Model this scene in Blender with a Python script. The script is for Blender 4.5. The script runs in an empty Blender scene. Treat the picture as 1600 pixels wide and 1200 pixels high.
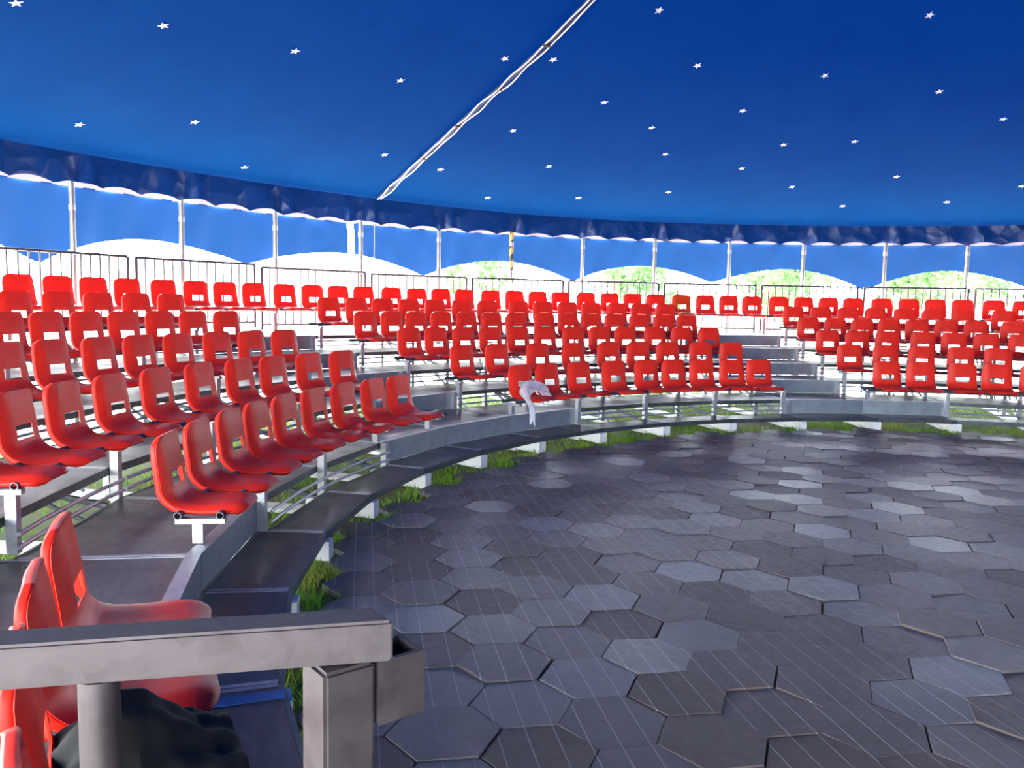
import bpy, bmesh, math, random
from mathutils import Vector, Matrix
from math import sin, cos, pi, radians, degrees, sqrt, atan2, hypot

random.seed(7)
SC = bpy.context.scene
COL = SC.collection

# ------------------------------------------------------------------ camera
CAM_D, CAM_Z = 7.4266, 1.6942
YAW, PITCH, ROLL, FPX = -0.79162, 0.098024, 0.019197, 1294.3
fw = Vector((sin(YAW)*cos(PITCH), cos(YAW)*cos(PITCH), -sin(PITCH)))
rt = Vector((cos(YAW), -sin(YAW), 0.0))
up = rt.cross(fw)
rt2 = rt*cos(ROLL) + up*sin(ROLL)
up2 = up*cos(ROLL) - rt*sin(ROLL)
cd = bpy.data.cameras.new('camera')
cd.sensor_width = 36.0
cd.lens = FPX/1600*36.0
cd.clip_start, cd.clip_end = 0.05, 500
cam = bpy.data.objects.new('camera', cd)
COL.objects.link(cam)
cam.matrix_world = Matrix(((rt2.x, up2.x, -fw.x, 0.0), (rt2.y, up2.y, -fw.y, -CAM_D),
                           (rt2.z, up2.z, -fw.z, CAM_Z), (0, 0, 0, 1)))
SC.camera = cam

# ------------------------------------------------------------------ light
world = bpy.data.worlds.new('sky')
SC.world = world
world.use_nodes = True
bg = world.node_tree.nodes['Background']
bg.inputs['Color'].default_value = (0.86, 0.94, 1.0, 1)
bg.inputs['Strength'].default_value = 25.0

sd = bpy.data.lights.new('sun', 'SUN')
sd.energy = 42.0
sd.angle = radians(1.0)
sd.color = (1.0, 0.95, 0.86)
sun = bpy.data.objects.new('sun', sd)
COL.objects.link(sun)
SUN_AZ, SUN_EL = radians(-82), radians(52)
sdir = Vector((sin(SUN_AZ)*cos(SUN_EL), cos(SUN_AZ)*cos(SUN_EL), sin(SUN_EL)))
sun.rotation_euler = sdir.to_track_quat('Z', 'Y').to_euler()
sun.location = (-20, 0, 30)

vs = SC.view_settings
vs.view_transform = 'Standard'
vs.look = 'None'
vs.exposure = 0.35
vs.gamma = 1.0
vs.use_curve_mapping = False
SC.cycles.max_bounces = 8
SC.cycles.diffuse_bounces = 4
SC.cycles.transmission_bounces = 6
SC.cycles.sample_clamp_indirect = 8
SC.cycles.use_denoising = True

# the ring: bay s starts at azimuth A(s) (clockwise from +y)
PHI0, DPHI = -2.50683, 0.1703255
R0, R1, TREAD = 6.5, 6.9794, 0.97705
H0, RISE = 0.15207, 0.19859
def A(s): return PHI0 + DPHI*s
def S(a): return (a - PHI0)/DPHI
def RK(k): return R0 if k == 0 else R1 + TREAD*(k-1)
def HK(k): return H0 + RISE*k
def pol(R, a, z=0.0): return Vector((R*sin(a), R*cos(a), z))
def interp(x, tab):
    if x <= tab[0][0]: return tab[0][1]
    for (x0, y0), (x1, y1) in zip(tab, tab[1:]):
        if x <= x1: return y0 + (y1-y0)*(x-x0)/(x1-x0)
    return tab[-1][1]
def smooth(x):
    x = min(max(x, 0.0), 1.0)
    return x*x*(3-2*x)
RV = 12.95                                     # the valance hangs at this radius
ROOF = [(-0.4, -0.12), (0, 0), (1.69, .585), (3.01, 1.04), (4.07, 1.385), (4.92, 1.69), (5.58, 1.96), (8, 3.2), (10.5, 4.9), (12.2, 6.4)]
def wrap(a): return (a+pi) % (2*pi) - pi
def eave(a):
    s = S(wrap(a))
    return 3.63 - .15*(smooth((s-4)/5) - smooth((s-16)/5))
def roof_z(R, a): return eave(a) + interp(RV-R, ROOF)

def roof_at(s, R): return pol(R, A(s), roof_z(R, A(s)))

# ------------------------------------------------------------------ materials
class NT:
    def __init__(self, name):
        self.m = bpy.data.materials.new(name)
        self.m.use_nodes = True
        self.t = self.m.node_tree
        self.t.nodes.clear()
        self.out = self.n('ShaderNodeOutputMaterial')
    def n(self, kind, **kw):
        x = self.t.nodes.new(kind)
        for k, v in kw.items():
            if hasattr(x, k): setattr(x, k, v)
            else: x.inputs[k.replace('_', ' ')].default_value = v
        return x
    def l(self, a, b): self.t.links.new(a, b)
    def noise(self, scale, detail=4, rough=.55, vec=None, stretch=None):
        tc = self.n('ShaderNodeTexCoord')
        x = self.n('ShaderNodeTexNoise')
        x.inputs['Scale'].default_value = scale
        x.inputs['Detail'].default_value = detail
        x.inputs['Roughness'].default_value = rough
        if stretch:
            mp = self.n('ShaderNodeMapping')
            mp.inputs['Scale'].default_value = stretch
            self.l(tc.outputs['Object'], mp.inputs['Vector'])
            self.l(mp.outputs['Vector'], x.inputs['Vector'])
        else:
            self.l(tc.outputs['Object'], x.inputs['Vector'])
        return x.outputs['Fac']
    def ramp(self, fac, stops):
        r = self.n('ShaderNodeValToRGB')
        e = r.color_ramp.elements
        while len(e) < len(stops): e.new(.5)
        for q, (pos, c) in zip(e, stops):
            q.position = pos
            q.color = (*c, 1) if len(c) == 3 else c
        self.l(fac, r.inputs['Fac'])
        return r.outputs['Color']
    def val(self, fac, a, b, lo=.3, hi=.7):
        r = self.n('ShaderNodeMapRange')
        r.inputs['From Min'].default_value, r.inputs['From Max'].default_value = lo, hi
        r.inputs['To Min'].default_value, r.inputs['To Max'].default_value = a, b
        self.l(fac, r.inputs['Value'])
        return r.outputs['Result']
    def bump(self, h, strength=.2, dist=.01):
        b = self.n('ShaderNodeBump')
        b.inputs['Strength'].default_value = strength
        b.inputs['Distance'].default_value = dist
        self.l(h, b.inputs['Height'])
        return b.outputs['Normal']
    def bsdf(self, color=None, rough=.5, metal=0.0, spec=None):
        b = self.n('ShaderNodeBsdfPrincipled')
        if color is not None:
            if isinstance(color, tuple): b.inputs['Base Color'].default_value = (*color, 1)
            else: self.l(color, b.inputs['Base Color'])
        if isinstance(rough, (int, float)): b.inputs['Roughness'].default_value = rough
        else: self.l(rough, b.inputs['Roughness'])
        b.inputs['Metallic'].default_value = metal
        if spec is not None: b.inputs['Specular IOR Level'].default_value = spec
        return b
    def done(self, shader):
        self.l(shader, self.out.inputs['Surface'])
        return self.m

def fabric(name, refl, trans, gloss=.04, rough=.5, bump=.0, bscale=4):
    t = NT(name)
    n = t.noise(1.2, 4)
    d = t.n('ShaderNodeBsdfDiffuse')
    t.l(t.ramp(n, [(.3, tuple(c*.9 for c in refl)), (.7, tuple(c*1.08 for c in refl))]), d.inputs['Color'])
    tr = t.n('ShaderNodeBsdfTranslucent')
    tr.inputs['Color'].default_value = (*trans, 1)
    a = t.n('ShaderNodeAddShader')
    t.l(d.outputs[0], a.inputs[0]); t.l(tr.outputs[0], a.inputs[1])
    g = t.n('ShaderNodeBsdfGlossy')
    g.inputs['Roughness'].default_value = rough
    mx = t.n('ShaderNodeMixShader')
    mx.inputs['Fac'].default_value = gloss
    t.l(a.outputs[0], mx.inputs[1]); t.l(g.outputs[0], mx.inputs[2])
    if bump:
        vo = t.n('ShaderNodeTexVoronoi'); vo.inputs['Scale'].default_value = bscale
        tc = t.n('ShaderNodeTexCoord'); nz = t.n('ShaderNodeTexNoise'); nz.inputs['Scale'].default_value = 2.2
        nz.inputs['Detail'].default_value = 3
        t.l(tc.outputs['Object'], nz.inputs['Vector'])
        ad = t.n('ShaderNodeMixRGB'); ad.blend_type = 'ADD'; ad.inputs['Fac'].default_value = .35
        t.l(tc.outputs['Object'], ad.inputs['Color1']); t.l(nz.outputs['Color'], ad.inputs['Color2'])
        t.l(ad.outputs['Color'], vo.inputs['Vector'])
        nm = t.bump(vo.outputs['Distance'], bump, .05)
        for s_ in (d, g): t.l(nm, s_.inputs['Normal'])
    return t.done(mx.outputs[0])

def plastic(name, col, trans, rough=.36, thin=.10):
    t = NT(name)
    n = t.noise(9, 3)
    b = t.bsdf(t.ramp(n, [(.3, tuple(c*.88 for c in col)), (.7, col)]), t.val(t.noise(30, 3), rough-.02, rough+.10), 0, .25)
    tr = t.n('ShaderNodeBsdfTranslucent')
    tr.inputs['Color'].default_value = (*trans, 1)
    mx = t.n('ShaderNodeMixShader'); mx.inputs['Fac'].default_value = thin
    t.l(b.outputs[0], mx.inputs[1]); t.l(tr.outputs[0], mx.inputs[2])
    return t.done(mx.outputs[0])

def metal(name, lo, hi, rough=.42, scale=14, met=.75):
    t = NT(name)
    vo = t.n('ShaderNodeTexVoronoi'); vo.inputs['Scale'].default_value = scale*2.2
    tc = t.n('ShaderNodeTexCoord'); t.l(tc.outputs['Object'], vo.inputs['Vector'])
    n = t.noise(scale, 6, .65)
    mxc = t.n('ShaderNodeMixRGB'); mxc.inputs['Fac'].default_value = .25
    t.l(t.ramp(n, [(.32, lo), (.68, hi)]), mxc.inputs['Color1'])
    t.l(t.ramp(vo.outputs['Color'], [(.2, lo), (.8, hi)]), mxc.inputs['Color2'])
    b = t.bsdf(mxc.outputs['Color'], t.val(n, rough-.1, rough+.12), met)
    t.l(t.bump(n, .12, .004), b.inputs['Normal'])
    return t.done(b.outputs[0])

def plain(name, col, rough=.6, met=0.0, var=.12, scale=6, stretch=None, bump=.1):
    t = NT(name)
    n = t.noise(scale, 5, .6, stretch=stretch)
    b = t.bsdf(t.ramp(n, [(.3, tuple(c*(1-var) for c in col)), (.7, tuple(min(1, c*(1+var)) for c in col))]), rough, met)
    if bump: t.l(t.bump(n, bump, .004), b.inputs['Normal'])
    return t.done(b.outputs[0])

M = {}
M['canopy'] = fabric('blue_canopy_canvas', (.0008, .027, .078), (.0000, .0003, .0046), .003, .5)
M['curtain'] = fabric('blue_curtain_canvas', (.008, .05, .22), (.0011, .0045, .0125), .015, .5)
M['valance'] = fabric('blue_vinyl_valance', (.002, .026, .135), (.0002, .0013, .0070), .035, .34, .7, 3.2)
M['hem'] = fabric('white_hem_webbing', (.6, .54, .53), (.009, .008, .008), .02)
M['star'] = plain('white_star_print', (.85, .85, .88), .6)
M['red'] = plastic('red_chair_plastic', (.86, .030, .015), (.95, .05, .012))
M['rim'] = plastic('red_chair_rim', (.74, .024, .012), (1.0, .09, .015), thin=.24)
M['orange'] = plastic('orange_chair_plastic', (.66, .07, .008), (.95, .12, .012))
M['galv'] = metal('galvanised_steel', (.34, .34, .36), (.52, .52, .54), .42, 14, .55)
M['galv_sheet'] = metal('galvanised_sheet', (.23, .27, .29), (.36, .40, .42), .38, 5, .5)
M['tube'] = metal('dark_steel_tube', (.07, .075, .09), (.13, .14, .15), .4, 18, .6)
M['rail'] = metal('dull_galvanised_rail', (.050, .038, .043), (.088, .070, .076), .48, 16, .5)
M['pole'] = metal('grey_aluminium_pole', (.22, .22, .22), (.34, .34, .34), .4, 10, .6)
M['fence'] = metal('fence_steel', (.07, .07, .085), (.13, .13, .15), .45, 10, .5)
M['white'] = plain('white_painted_timber', (.72, .70, .68), .6, 0, .12, 5)
M['edge'] = metal('deck_edge_profile', (.06, .075, .08), (.12, .14, .15), .42, 9, .6)
M['black'] = plain('black_cloth', (.004, .004, .0045), .95, 0, .3, 40)
M['blue_tape'] = plain('blue_tape', (.012, .10, .36), .4)
M['rope'] = plain('white_rope', (.7, .72, .75), .8, 0, .2, 60)
M['dark_seam'] = plain('dark_seam_canvas', (.006, .02, .09), .6)
M['yellow'] = plain('yellow_tape', (.75, .42, .03), .5)
M['blackpaint'] = plain('black_tape', (.012, .012, .012), .5)
M['bark'] = plain('bark', (.12, .08, .05), .9, 0, .3, 12)
M['building'] = plain('white_render', (.72, .72, .70), .8)
M['building_trim'] = plain('grey_trim', (.42, .44, .46), .7)
M['bulb'] = plain('weld_copper_tint', (.55, .33, .2), .35, .7)

def leaf_mat():
    t = NT('leaf_green')
    n = t.noise(.8, 5)
    c = t.ramp(n, [(.3, (.03, .08, .03)), (.7, (.11, .20, .08))])
    d = t.n('ShaderNodeBsdfDiffuse'); t.l(c, d.inputs['Color'])
    tr = t.n('ShaderNodeBsdfTranslucent'); tr.inputs['Color'].default_value = (.10, .18, .06, 1)
    mx = t.n('ShaderNodeMixShader'); mx.inputs['Fac'].default_value = .45
    t.l(d.outputs[0], mx.inputs[1]); t.l(tr.outputs[0], mx.inputs[2])
    return t.done(mx.outputs[0])
M['leaf'] = leaf_mat()

def grass_mat():
    t = NT('grass_blade')
    n = t.noise(1.4, 3)
    c = t.ramp(n, [(.35, (.11, .27, .025)), (.55, (.22, .36, .04)), (.72, (.38, .33, .08))])
    d = t.n('ShaderNodeBsdfDiffuse'); t.l(c, d.inputs['Color'])
    tr = t.n('ShaderNodeBsdfTranslucent'); t.l(c, tr.inputs['Color'])
    mx = t.n('ShaderNodeMixShader'); mx.inputs['Fac'].default_value = .4
    t.l(d.outputs[0], mx.inputs[1]); t.l(tr.outputs[0], mx.inputs[2])
    return t.done(mx.outputs[0])
M['grass'] = grass_mat()

def deck_mat():
    t = NT('dark_plywood_deck')
    n = t.noise(5, 6, .65, stretch=(1, 4, 4))
    n2 = t.noise(2.2, 5, .6)
    c = t.ramp(n, [(.3, (.050, .038, .040)), (.55, (.085, .066, .066)), (.75, (.13, .105, .10))])
    b = t.bsdf(c, t.val(n2, .26, .52), 0, .5)
    t.l(t.bump(n, .08, .003), b.inputs['Normal'])
    return t.done(b.outputs[0])
M['deck'] = deck_mat()

def ground_mat():
    t = NT('ground_soil_and_gravel')
    tc = t.n('ShaderNodeTexCoord')
    ln = t.n('ShaderNodeVectorMath'); ln.operation = 'LENGTH'
    t.l(tc.outputs['Object'], ln.inputs[0])
    n = t.noise(1.7, 6, .65)
    soil = t.ramp(n, [(.3, (.055, .075, .018)), (.5, (.10, .13, .03)), (.7, (.16, .13, .07))])
    n2 = t.noise(3.0, 6, .7)
    grav = t.ramp(n2, [(.3, (.42, .40, .36)), (.7, (.56, .53, .48))])
    mr = t.n('ShaderNodeMapRange')
    mr.inputs['From Min'].default_value, mr.inputs['From Max'].default_value = 11.6, 12.6
    ad = t.n('ShaderNodeMath'); ad.operation = 'ADD'
    sc = t.val(n, -.7, .7)
    t.l(ln.outputs['Value'], ad.inputs[0]); t.l(sc, ad.inputs[1])
    t.l(ad.outputs[0], mr.inputs['Value'])
    mx = t.n('ShaderNodeMixRGB')
    t.l(mr.outputs['Result'], mx.inputs['Fac']); t.l(soil, mx.inputs['Color1']); t.l(grav, mx.inputs['Color2'])
    b = t.bsdf(mx.outputs['Color'], .9)
    t.l(t.bump(n2, .3, .02), b.inputs['Normal'])
    return t.done(b.outputs[0])
M['ground'] = ground_mat()

HEX = .231                                     # side of one hexagonal floor tile
HEX_ROT = radians(-5.0)
def hex_mat():
    t = NT('hexagonal_ring_tiles')
    at = t.n('ShaderNodeAttribute', attribute_name='tone')       # one value set per tile
    sp = t.n('ShaderNodeSeparateColor')
    t.l(at.outputs['Color'], sp.inputs['Color'])
    n = t.noise(2.0, 6, .65)
    n2 = t.noise(18, 5, .6)
    base = t.ramp(sp.outputs['Red'], [(0, (.078, .052, .044)), (.35, (.086, .064, .058)), (.65, (.097, .082, .079)), (.9, (.114, .106, .105)), (1, (.15, .147, .147))])
    mult = t.n('ShaderNodeMixRGB'); mult.blend_type = 'MULTIPLY'; mult.inputs['Fac'].default_value = 1
    t.l(base, mult.inputs['Color1'])
    t.l(t.ramp(n, [(.25, (.72, .70, .70)), (.75, (1.2, 1.2, 1.22))]), mult.inputs['Color2'])
    tc = t.n('ShaderNodeTexCoord')
    lines = []
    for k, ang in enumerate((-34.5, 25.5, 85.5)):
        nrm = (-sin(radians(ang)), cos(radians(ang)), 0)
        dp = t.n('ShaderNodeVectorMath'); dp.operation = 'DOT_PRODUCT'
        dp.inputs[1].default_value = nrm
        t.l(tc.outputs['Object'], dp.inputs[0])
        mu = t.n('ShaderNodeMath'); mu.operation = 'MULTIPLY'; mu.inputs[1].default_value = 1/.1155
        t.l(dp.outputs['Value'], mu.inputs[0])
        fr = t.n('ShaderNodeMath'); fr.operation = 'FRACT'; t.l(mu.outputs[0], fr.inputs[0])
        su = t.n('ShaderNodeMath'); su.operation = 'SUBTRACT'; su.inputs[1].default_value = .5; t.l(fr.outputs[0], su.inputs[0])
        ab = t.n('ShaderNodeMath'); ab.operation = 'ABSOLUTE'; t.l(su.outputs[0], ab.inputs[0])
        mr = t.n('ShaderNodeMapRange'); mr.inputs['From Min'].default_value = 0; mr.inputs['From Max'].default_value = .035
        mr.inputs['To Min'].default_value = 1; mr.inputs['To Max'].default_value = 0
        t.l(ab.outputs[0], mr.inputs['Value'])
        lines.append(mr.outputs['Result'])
    # raised ribs: the first family is deep by the left stands, its backlit highlights painted as lighter colour, the others are shallow
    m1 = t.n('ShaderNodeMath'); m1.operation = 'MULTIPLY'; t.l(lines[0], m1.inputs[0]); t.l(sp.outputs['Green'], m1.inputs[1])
    ad = t.n('ShaderNodeMath'); ad.operation = 'MAXIMUM'; t.l(lines[1], ad.inputs[0]); t.l(lines[2], ad.inputs[1])
    m2 = t.n('ShaderNodeMath'); m2.operation = 'MULTIPLY'; t.l(ad.outputs[0], m2.inputs[0]); t.l(sp.outputs['Blue'], m2.inputs[1])
    rib_glint = t.n('ShaderNodeMixRGB'); t.l(mult.outputs['Color'], rib_glint.inputs['Color1']); rib_glint.inputs['Color2'].default_value = (.34, .31, .30, 1)  # lighter rib colour stands in for the backlit highlight
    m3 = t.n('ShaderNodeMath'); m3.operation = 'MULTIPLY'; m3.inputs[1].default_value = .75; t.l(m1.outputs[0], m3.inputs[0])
    t.l(m3.outputs[0], rib_glint.inputs['Fac'])
    dk = t.n('ShaderNodeMixRGB'); t.l(rib_glint.outputs['Color'], dk.inputs['Color1']); dk.inputs['Color2'].default_value = (.03, .03, .035, 1)
    m4 = t.n('ShaderNodeMath'); m4.operation = 'MULTIPLY'; m4.inputs[1].default_value = .45; t.l(m2.outputs[0], m4.inputs[0])
    t.l(m4.outputs[0], dk.inputs['Fac'])
    ro = t.n('ShaderNodeMath'); ro.operation = 'ADD'
    t.l(t.val(n2, -.06, .10), ro.inputs[0])
    t.l(t.val(sp.outputs['Red'], .56, .36, 0, 1), ro.inputs[1])
    b = t.bsdf(dk.outputs['Color'], ro.outputs[0], 0, .5)
    hs = t.n('ShaderNodeMath'); hs.operation = 'ADD'
    t.l(m1.outputs[0], hs.inputs[0])
    hn = t.n('ShaderNodeMath'); hn.operation = 'MULTIPLY'; hn.inputs[1].default_value = .5; t.l(n2, hn.inputs[0])
    hb = t.n('ShaderNodeMath'); hb.operation = 'SUBTRACT'; t.l(hn.outputs[0], hb.inputs[0]); t.l(m2.outputs[0], hb.inputs[1])
    t.l(hb.outputs[0], hs.inputs[1])
    t.l(t.bump(hs.outputs[0], .35, .006), b.inputs['Normal'])
    return t.done(b.outputs[0])
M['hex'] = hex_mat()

def film_mat():
    t = NT('clear_plastic_film')
    tr = t.n('ShaderNodeBsdfTransparent'); tr.inputs['Color'].default_value = (.95, .95, .97, 1)
    b = t.bsdf((.85, .85, .88), .2)
    tl = t.n('ShaderNodeBsdfTranslucent'); tl.inputs['Color'].default_value = (.8, .8, .85, 1)
    m1 = t.n('ShaderNodeMixShader'); m1.inputs['Fac'].default_value = .4
    t.l(b.outputs[0], m1.inputs[1]); t.l(tl.outputs[0], m1.inputs[2])
    m2 = t.n('ShaderNodeMixShader')
    t.l(t.val(t.noise(24, 4), .6, .95), m2.inputs['Fac'])
    t.l(tr.outputs[0], m2.inputs[1]); t.l(m1.outputs[0], m2.inputs[2])
    return t.done(m2.outputs[0])
M['film'] = film_mat()

# ------------------------------------------------------------------ mesh helpers
class MB:
    def __init__(self): self.v, self.f = [], []
    def add(self, vs, fs):
        b = len(self.v)
        self.v += [tuple(x) for x in vs]
        self.f += [tuple(b+i for i in q) for q in fs]
        return self
    def hexa(self, lo4, hi4):
        """a block from four bottom and four top corners, both counter-clockwise seen from above"""
        return self.add(list(lo4)+list(hi4), [(3, 2, 1, 0), (4, 5, 6, 7), (0, 1, 5, 4), (1, 2, 6, 5), (2, 3, 7, 6), (3, 0, 4, 7)])
    def box(self, c, sx, sy, sz, rz=0.0):
        cs, sn = cos(rz), sin(rz)
        q = [(-1, -1), (1, -1), (1, 1), (-1, 1)]
        P = [(c[0]+cs*x*sx/2-sn*y*sy/2, c[1]+sn*x*sx/2+cs*y*sy/2) for x, y in q]
        return self.hexa([(x, y, c[2]-sz/2) for x, y in P], [(x, y, c[2]+sz/2) for x, y in P])
    def bar(self, p, q, w, h):
        """square bar from p to q, w wide and h high"""
        p, q = Vector(p), Vector(q)
        d = (q-p).normalized()
        s = d.cross(Vector((0, 0, 1)))
        s = Vector((1, 0, 0)) if s.length < 1e-4 else s.normalized()
        u = s.cross(d)
        c = [(-1, -1), (1, -1), (1, 1), (-1, 1)]
        vs = [p+s*(a*w/2)+u*(b*h/2) for a, b in c] + [q+s*(a*w/2)+u*(b*h/2) for a, b in c]
        return self.add(vs, [(0, 1, 2, 3), (7, 6, 5, 4), (4, 5, 1, 0), (5, 6, 2, 1), (6, 7, 3, 2), (7, 4, 0, 3)])
    def tube(self, pts, r, n=10, hollow=0.0, r2=None):
        pts = [Vector(p) for p in pts]
        rings = []
        for i, p in enumerate(pts):
            d = (pts[min(i+1, len(pts)-1)]-pts[max(i-1, 0)]).normalized()
            a = Vector((0, 0, 1)) if abs(d.z) < .9 else Vector((1, 0, 0))
            s = d.cross(a).normalized(); u = s.cross(d)
            rr = r if r2 is None else r+(r2-r)*i/(len(pts)-1)
            rings.append([p+s*(rr*cos(2*pi*k/n))+u*(rr*sin(2*pi*k/n)) for k in range(n)])
        vs = [x for g in rings for x in g]; fs = []
        for i in range(len(rings)-1):
            for k in range(n):
                a, b = i*n+k, i*n+(k+1) % n
                fs.append((a, b, b+n, a+n))
        m = len(rings)-1
        if hollow:                               # an open end: a ring and a short bore
            for base, other, sgn in ((0, 1, 1), (m, m-1, -1)):
                d = (pts[other]-pts[base]).normalized()
                c = pts[base]
                i0 = len(vs)
                vs += [c+(rings[base][k]-c)*hollow for k in range(n)]
                vs += [c+(rings[base][k]-c)*hollow+d*.08 for k in range(n)]
                for k in range(n):
                    k2 = (k+1) % n
                    fs.append((base*n+k, base*n+k2, i0+k2, i0+k)); fs.append((i0+k, i0+k2, i0+n+k2, i0+n+k))
                fs.append(tuple(i0+n+k for k in range(n)))
        else:
            fs.append(tuple(range(n-1, -1, -1))); fs.append(tuple(m*n+k for k in range(n)))
        return self.add(vs, fs)
    def mesh(self, name, mat, smooth=False, bevel=0.0):
        me = bpy.data.meshes.new(name)
        me.from_pydata(self.v, [], self.f)
        bm = bmesh.new(); bm.from_mesh(me)
        if bevel:
            bmesh.ops.bevel(bm, geom=bm.edges[:], offset=bevel, segments=2, affect='EDGES', clamp_overlap=True)
        bmesh.ops.recalc_face_normals(bm, faces=bm.faces[:])
        bm.to_mesh(me); bm.free()
        if smooth:
            me.polygons.foreach_set('use_smooth', [True]*len(me.polygons))
            try: me.set_sharp_from_angle(angle=radians(40))
            except Exception: pass
        me.materials.append(M[mat] if isinstance(mat, str) else mat)
        return me
    def obj(self, name, mat, parent=None, smooth=False, bevel=0.0, loc=None, rz=0.0):
        return put(name, self.mesh(name, mat, smooth, bevel), parent, loc, rz)

def put(name, me, parent=None, loc=None, rz=0.0):
    o = bpy.data.objects.new(name, me)
    COL.objects.link(o)
    if parent: o.parent = parent
    if loc: o.location = loc
    if rz: o.rotation_euler = (0, 0, rz)
    return o
def tag(o, label=None, cat=None, group=None, kind=None):
    if label: o['label'] = label
    if cat: o['category'] = cat
    if group: o['group'] = group
    if kind: o['kind'] = kind
    return o
def thing(name, loc, rz, label, cat, group=None):
    return tag(put(name, None, None, loc, rz), label, cat, group)
def dup(root, loc, rz, label, group=None):
    r = root.copy(); COL.objects.link(r)
    r.location = loc; r.rotation_euler = (0, 0, rz)
    r['label'] = label
    if group: r['group'] = group
    for ch in list(root.children):
        c = ch.copy(); COL.objects.link(c); c.parent = r
        for g in ch.children:
            e = g.copy(); COL.objects.link(e); e.parent = c
    return r

ORD = ('first second third fourth fifth sixth seventh eighth ninth tenth eleventh twelfth thirteenth fourteenth '
       'fifteenth sixteenth seventeenth eighteenth nineteenth twentieth').split()
ROW = {1: 'front row', 2: 'second row', 3: 'third row', 4: 'fourth row', 5: 'fifth row', 6: 'top row'}
TIER = {0: 'lowest step', 1: 'first tier', 2: 'second tier', 3: 'third tier', 4: 'fourth tier', 5: 'top tier'}
def bay_name(b):
    """where a bay (one deck length between two seams) lies among the blocks and aisles"""
    if b < -3: return 'beside the entrance'
    if b < -1: return '%s bay of the near block' % ORD[b+3]
    if b == -1: return 'near aisle'
    if b < 4: return '%s bay of the left block' % ORD[b]
    if b == 4: return 'middle aisle'
    if b < 9: return '%s bay of the middle block' % ORD[b-5]
    if b == 9: return 'far aisle'
    return '%s bay of the right block' % ORD[b-10]
FIRST_BAY = {0: -3, 1: -3, 2: -1, 3: 0, 4: 0, 5: 1}
LAST_BAY = 13

# ------------------------------------------------------------------ the setting
# ground outside and under the stands
g = MB()
n = 64
ring = [0, 13.5, 20, 40, 120]
vs, fs = [], []
for r in ring[1:]:
    vs += [(r*sin(2*pi*k/n), r*cos(2*pi*k/n), -.035) for k in range(n)]
fs.append(tuple(range(n-1, -1, -1)))
for i in range(len(ring)-2):
    for k in range(n): fs.append((i*n+k, i*n+(k+1) % n, (i+1)*n+(k+1) % n, (i+1)*n+k))
g.add(vs, fs)
tag(g.obj('ground', 'ground'), kind='structure')

# ring floor of hexagonal tiles, each slightly out of level
HEXC = {}
def on_tile(x, y):
    i, j = int(x//.5), int(y//.5)
    return any((x-cx)**2+(y-cy)**2 < .212**2 for di in (-1, 0, 1) for dj in (-1, 0, 1) for cx, cy in HEXC.get((i+di, j+dj), ()))
def build_floor():
    vs, fs, tone = [], [], []
    rng = random.Random(3)
    W = HEX*sqrt(3)
    ph = Vector((-1.89, -3.64))
    ex = Vector((cos(HEX_ROT), sin(HEX_ROT)))
    ey = Vector((-sin(HEX_ROT), cos(HEX_ROT)))
    for i in range(-34, 50):
        for j in range(-40, 50):
            c = ph + ex*(i*1.5*HEX) + ey*((j+.5*(i % 2))*W)
            R = c.length
            sq = S(atan2(c.x, c.y))
            lim = 6.30 + .05*sin(5*atan2(c.x, c.y)) + rng.uniform(-.06, .05) + .12*(1-smooth((sq-1.5)/2))
            if R > lim: continue
            HEXC.setdefault((int(c.x//.5), int(c.y//.5)), []).append((c.x, c.y))
            jx, jy, jr = rng.gauss(0, .004), rng.gauss(0, .004), rng.gauss(0, .008)
            tx, ty, dz = rng.gauss(0, .009), rng.gauss(0, .009), rng.uniform(-.005, .005)
            b = len(vs)
            for rr, zz in ((HEX-.0015, -.03), (HEX-.0015, -.003), (HEX-.004, 0.0)):
                for k in range(6):
                    a = HEX_ROT + jr + pi/3*k
                    x, y = rr*cos(a), rr*sin(a)
                    vs.append((c.x+jx+x, c.y+jy+y, zz+dz+(x*tx+y*ty if zz > -.02 else 0)))
            fs.append(tuple(b+12+k for k in range(6)))
            for l in range(2):
                for k in range(6):
                    k2 = (k+1) % 6
                    fs.append((b+l*6+k, b+l*6+k2, b+l*6+6+k2, b+l*6+6+k))
            q = rng.random()
            t = rng.uniform(.05, .75) if q < .84 else (rng.uniform(.75, .95) if q < .95 else 1.0)
            if q > .80 and c.x > -3.5: t = min(1, t+.05)
            s = S(atan2(c.x, c.y))
            near = smooth(1-(s-3.2)/3.2)*smooth((R-2.6)/1.6)  # where the highlights painted on the ribs show
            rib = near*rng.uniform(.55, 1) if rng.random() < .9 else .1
            tri = rng.choice((.05, .1, .15, .3, .9)) if rng.random() < .5 else .05
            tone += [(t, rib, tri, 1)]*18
    me = bpy.data.meshes.new('floor')
    me.from_pydata(vs, [], fs)
    at = me.attributes.new('tone', 'FLOAT_COLOR', 'POINT')
    at.data.foreach_set('color', [x for c in tone for x in c])
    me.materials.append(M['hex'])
    return tag(put('floor', me), kind='structure')
build_floor()

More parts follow.
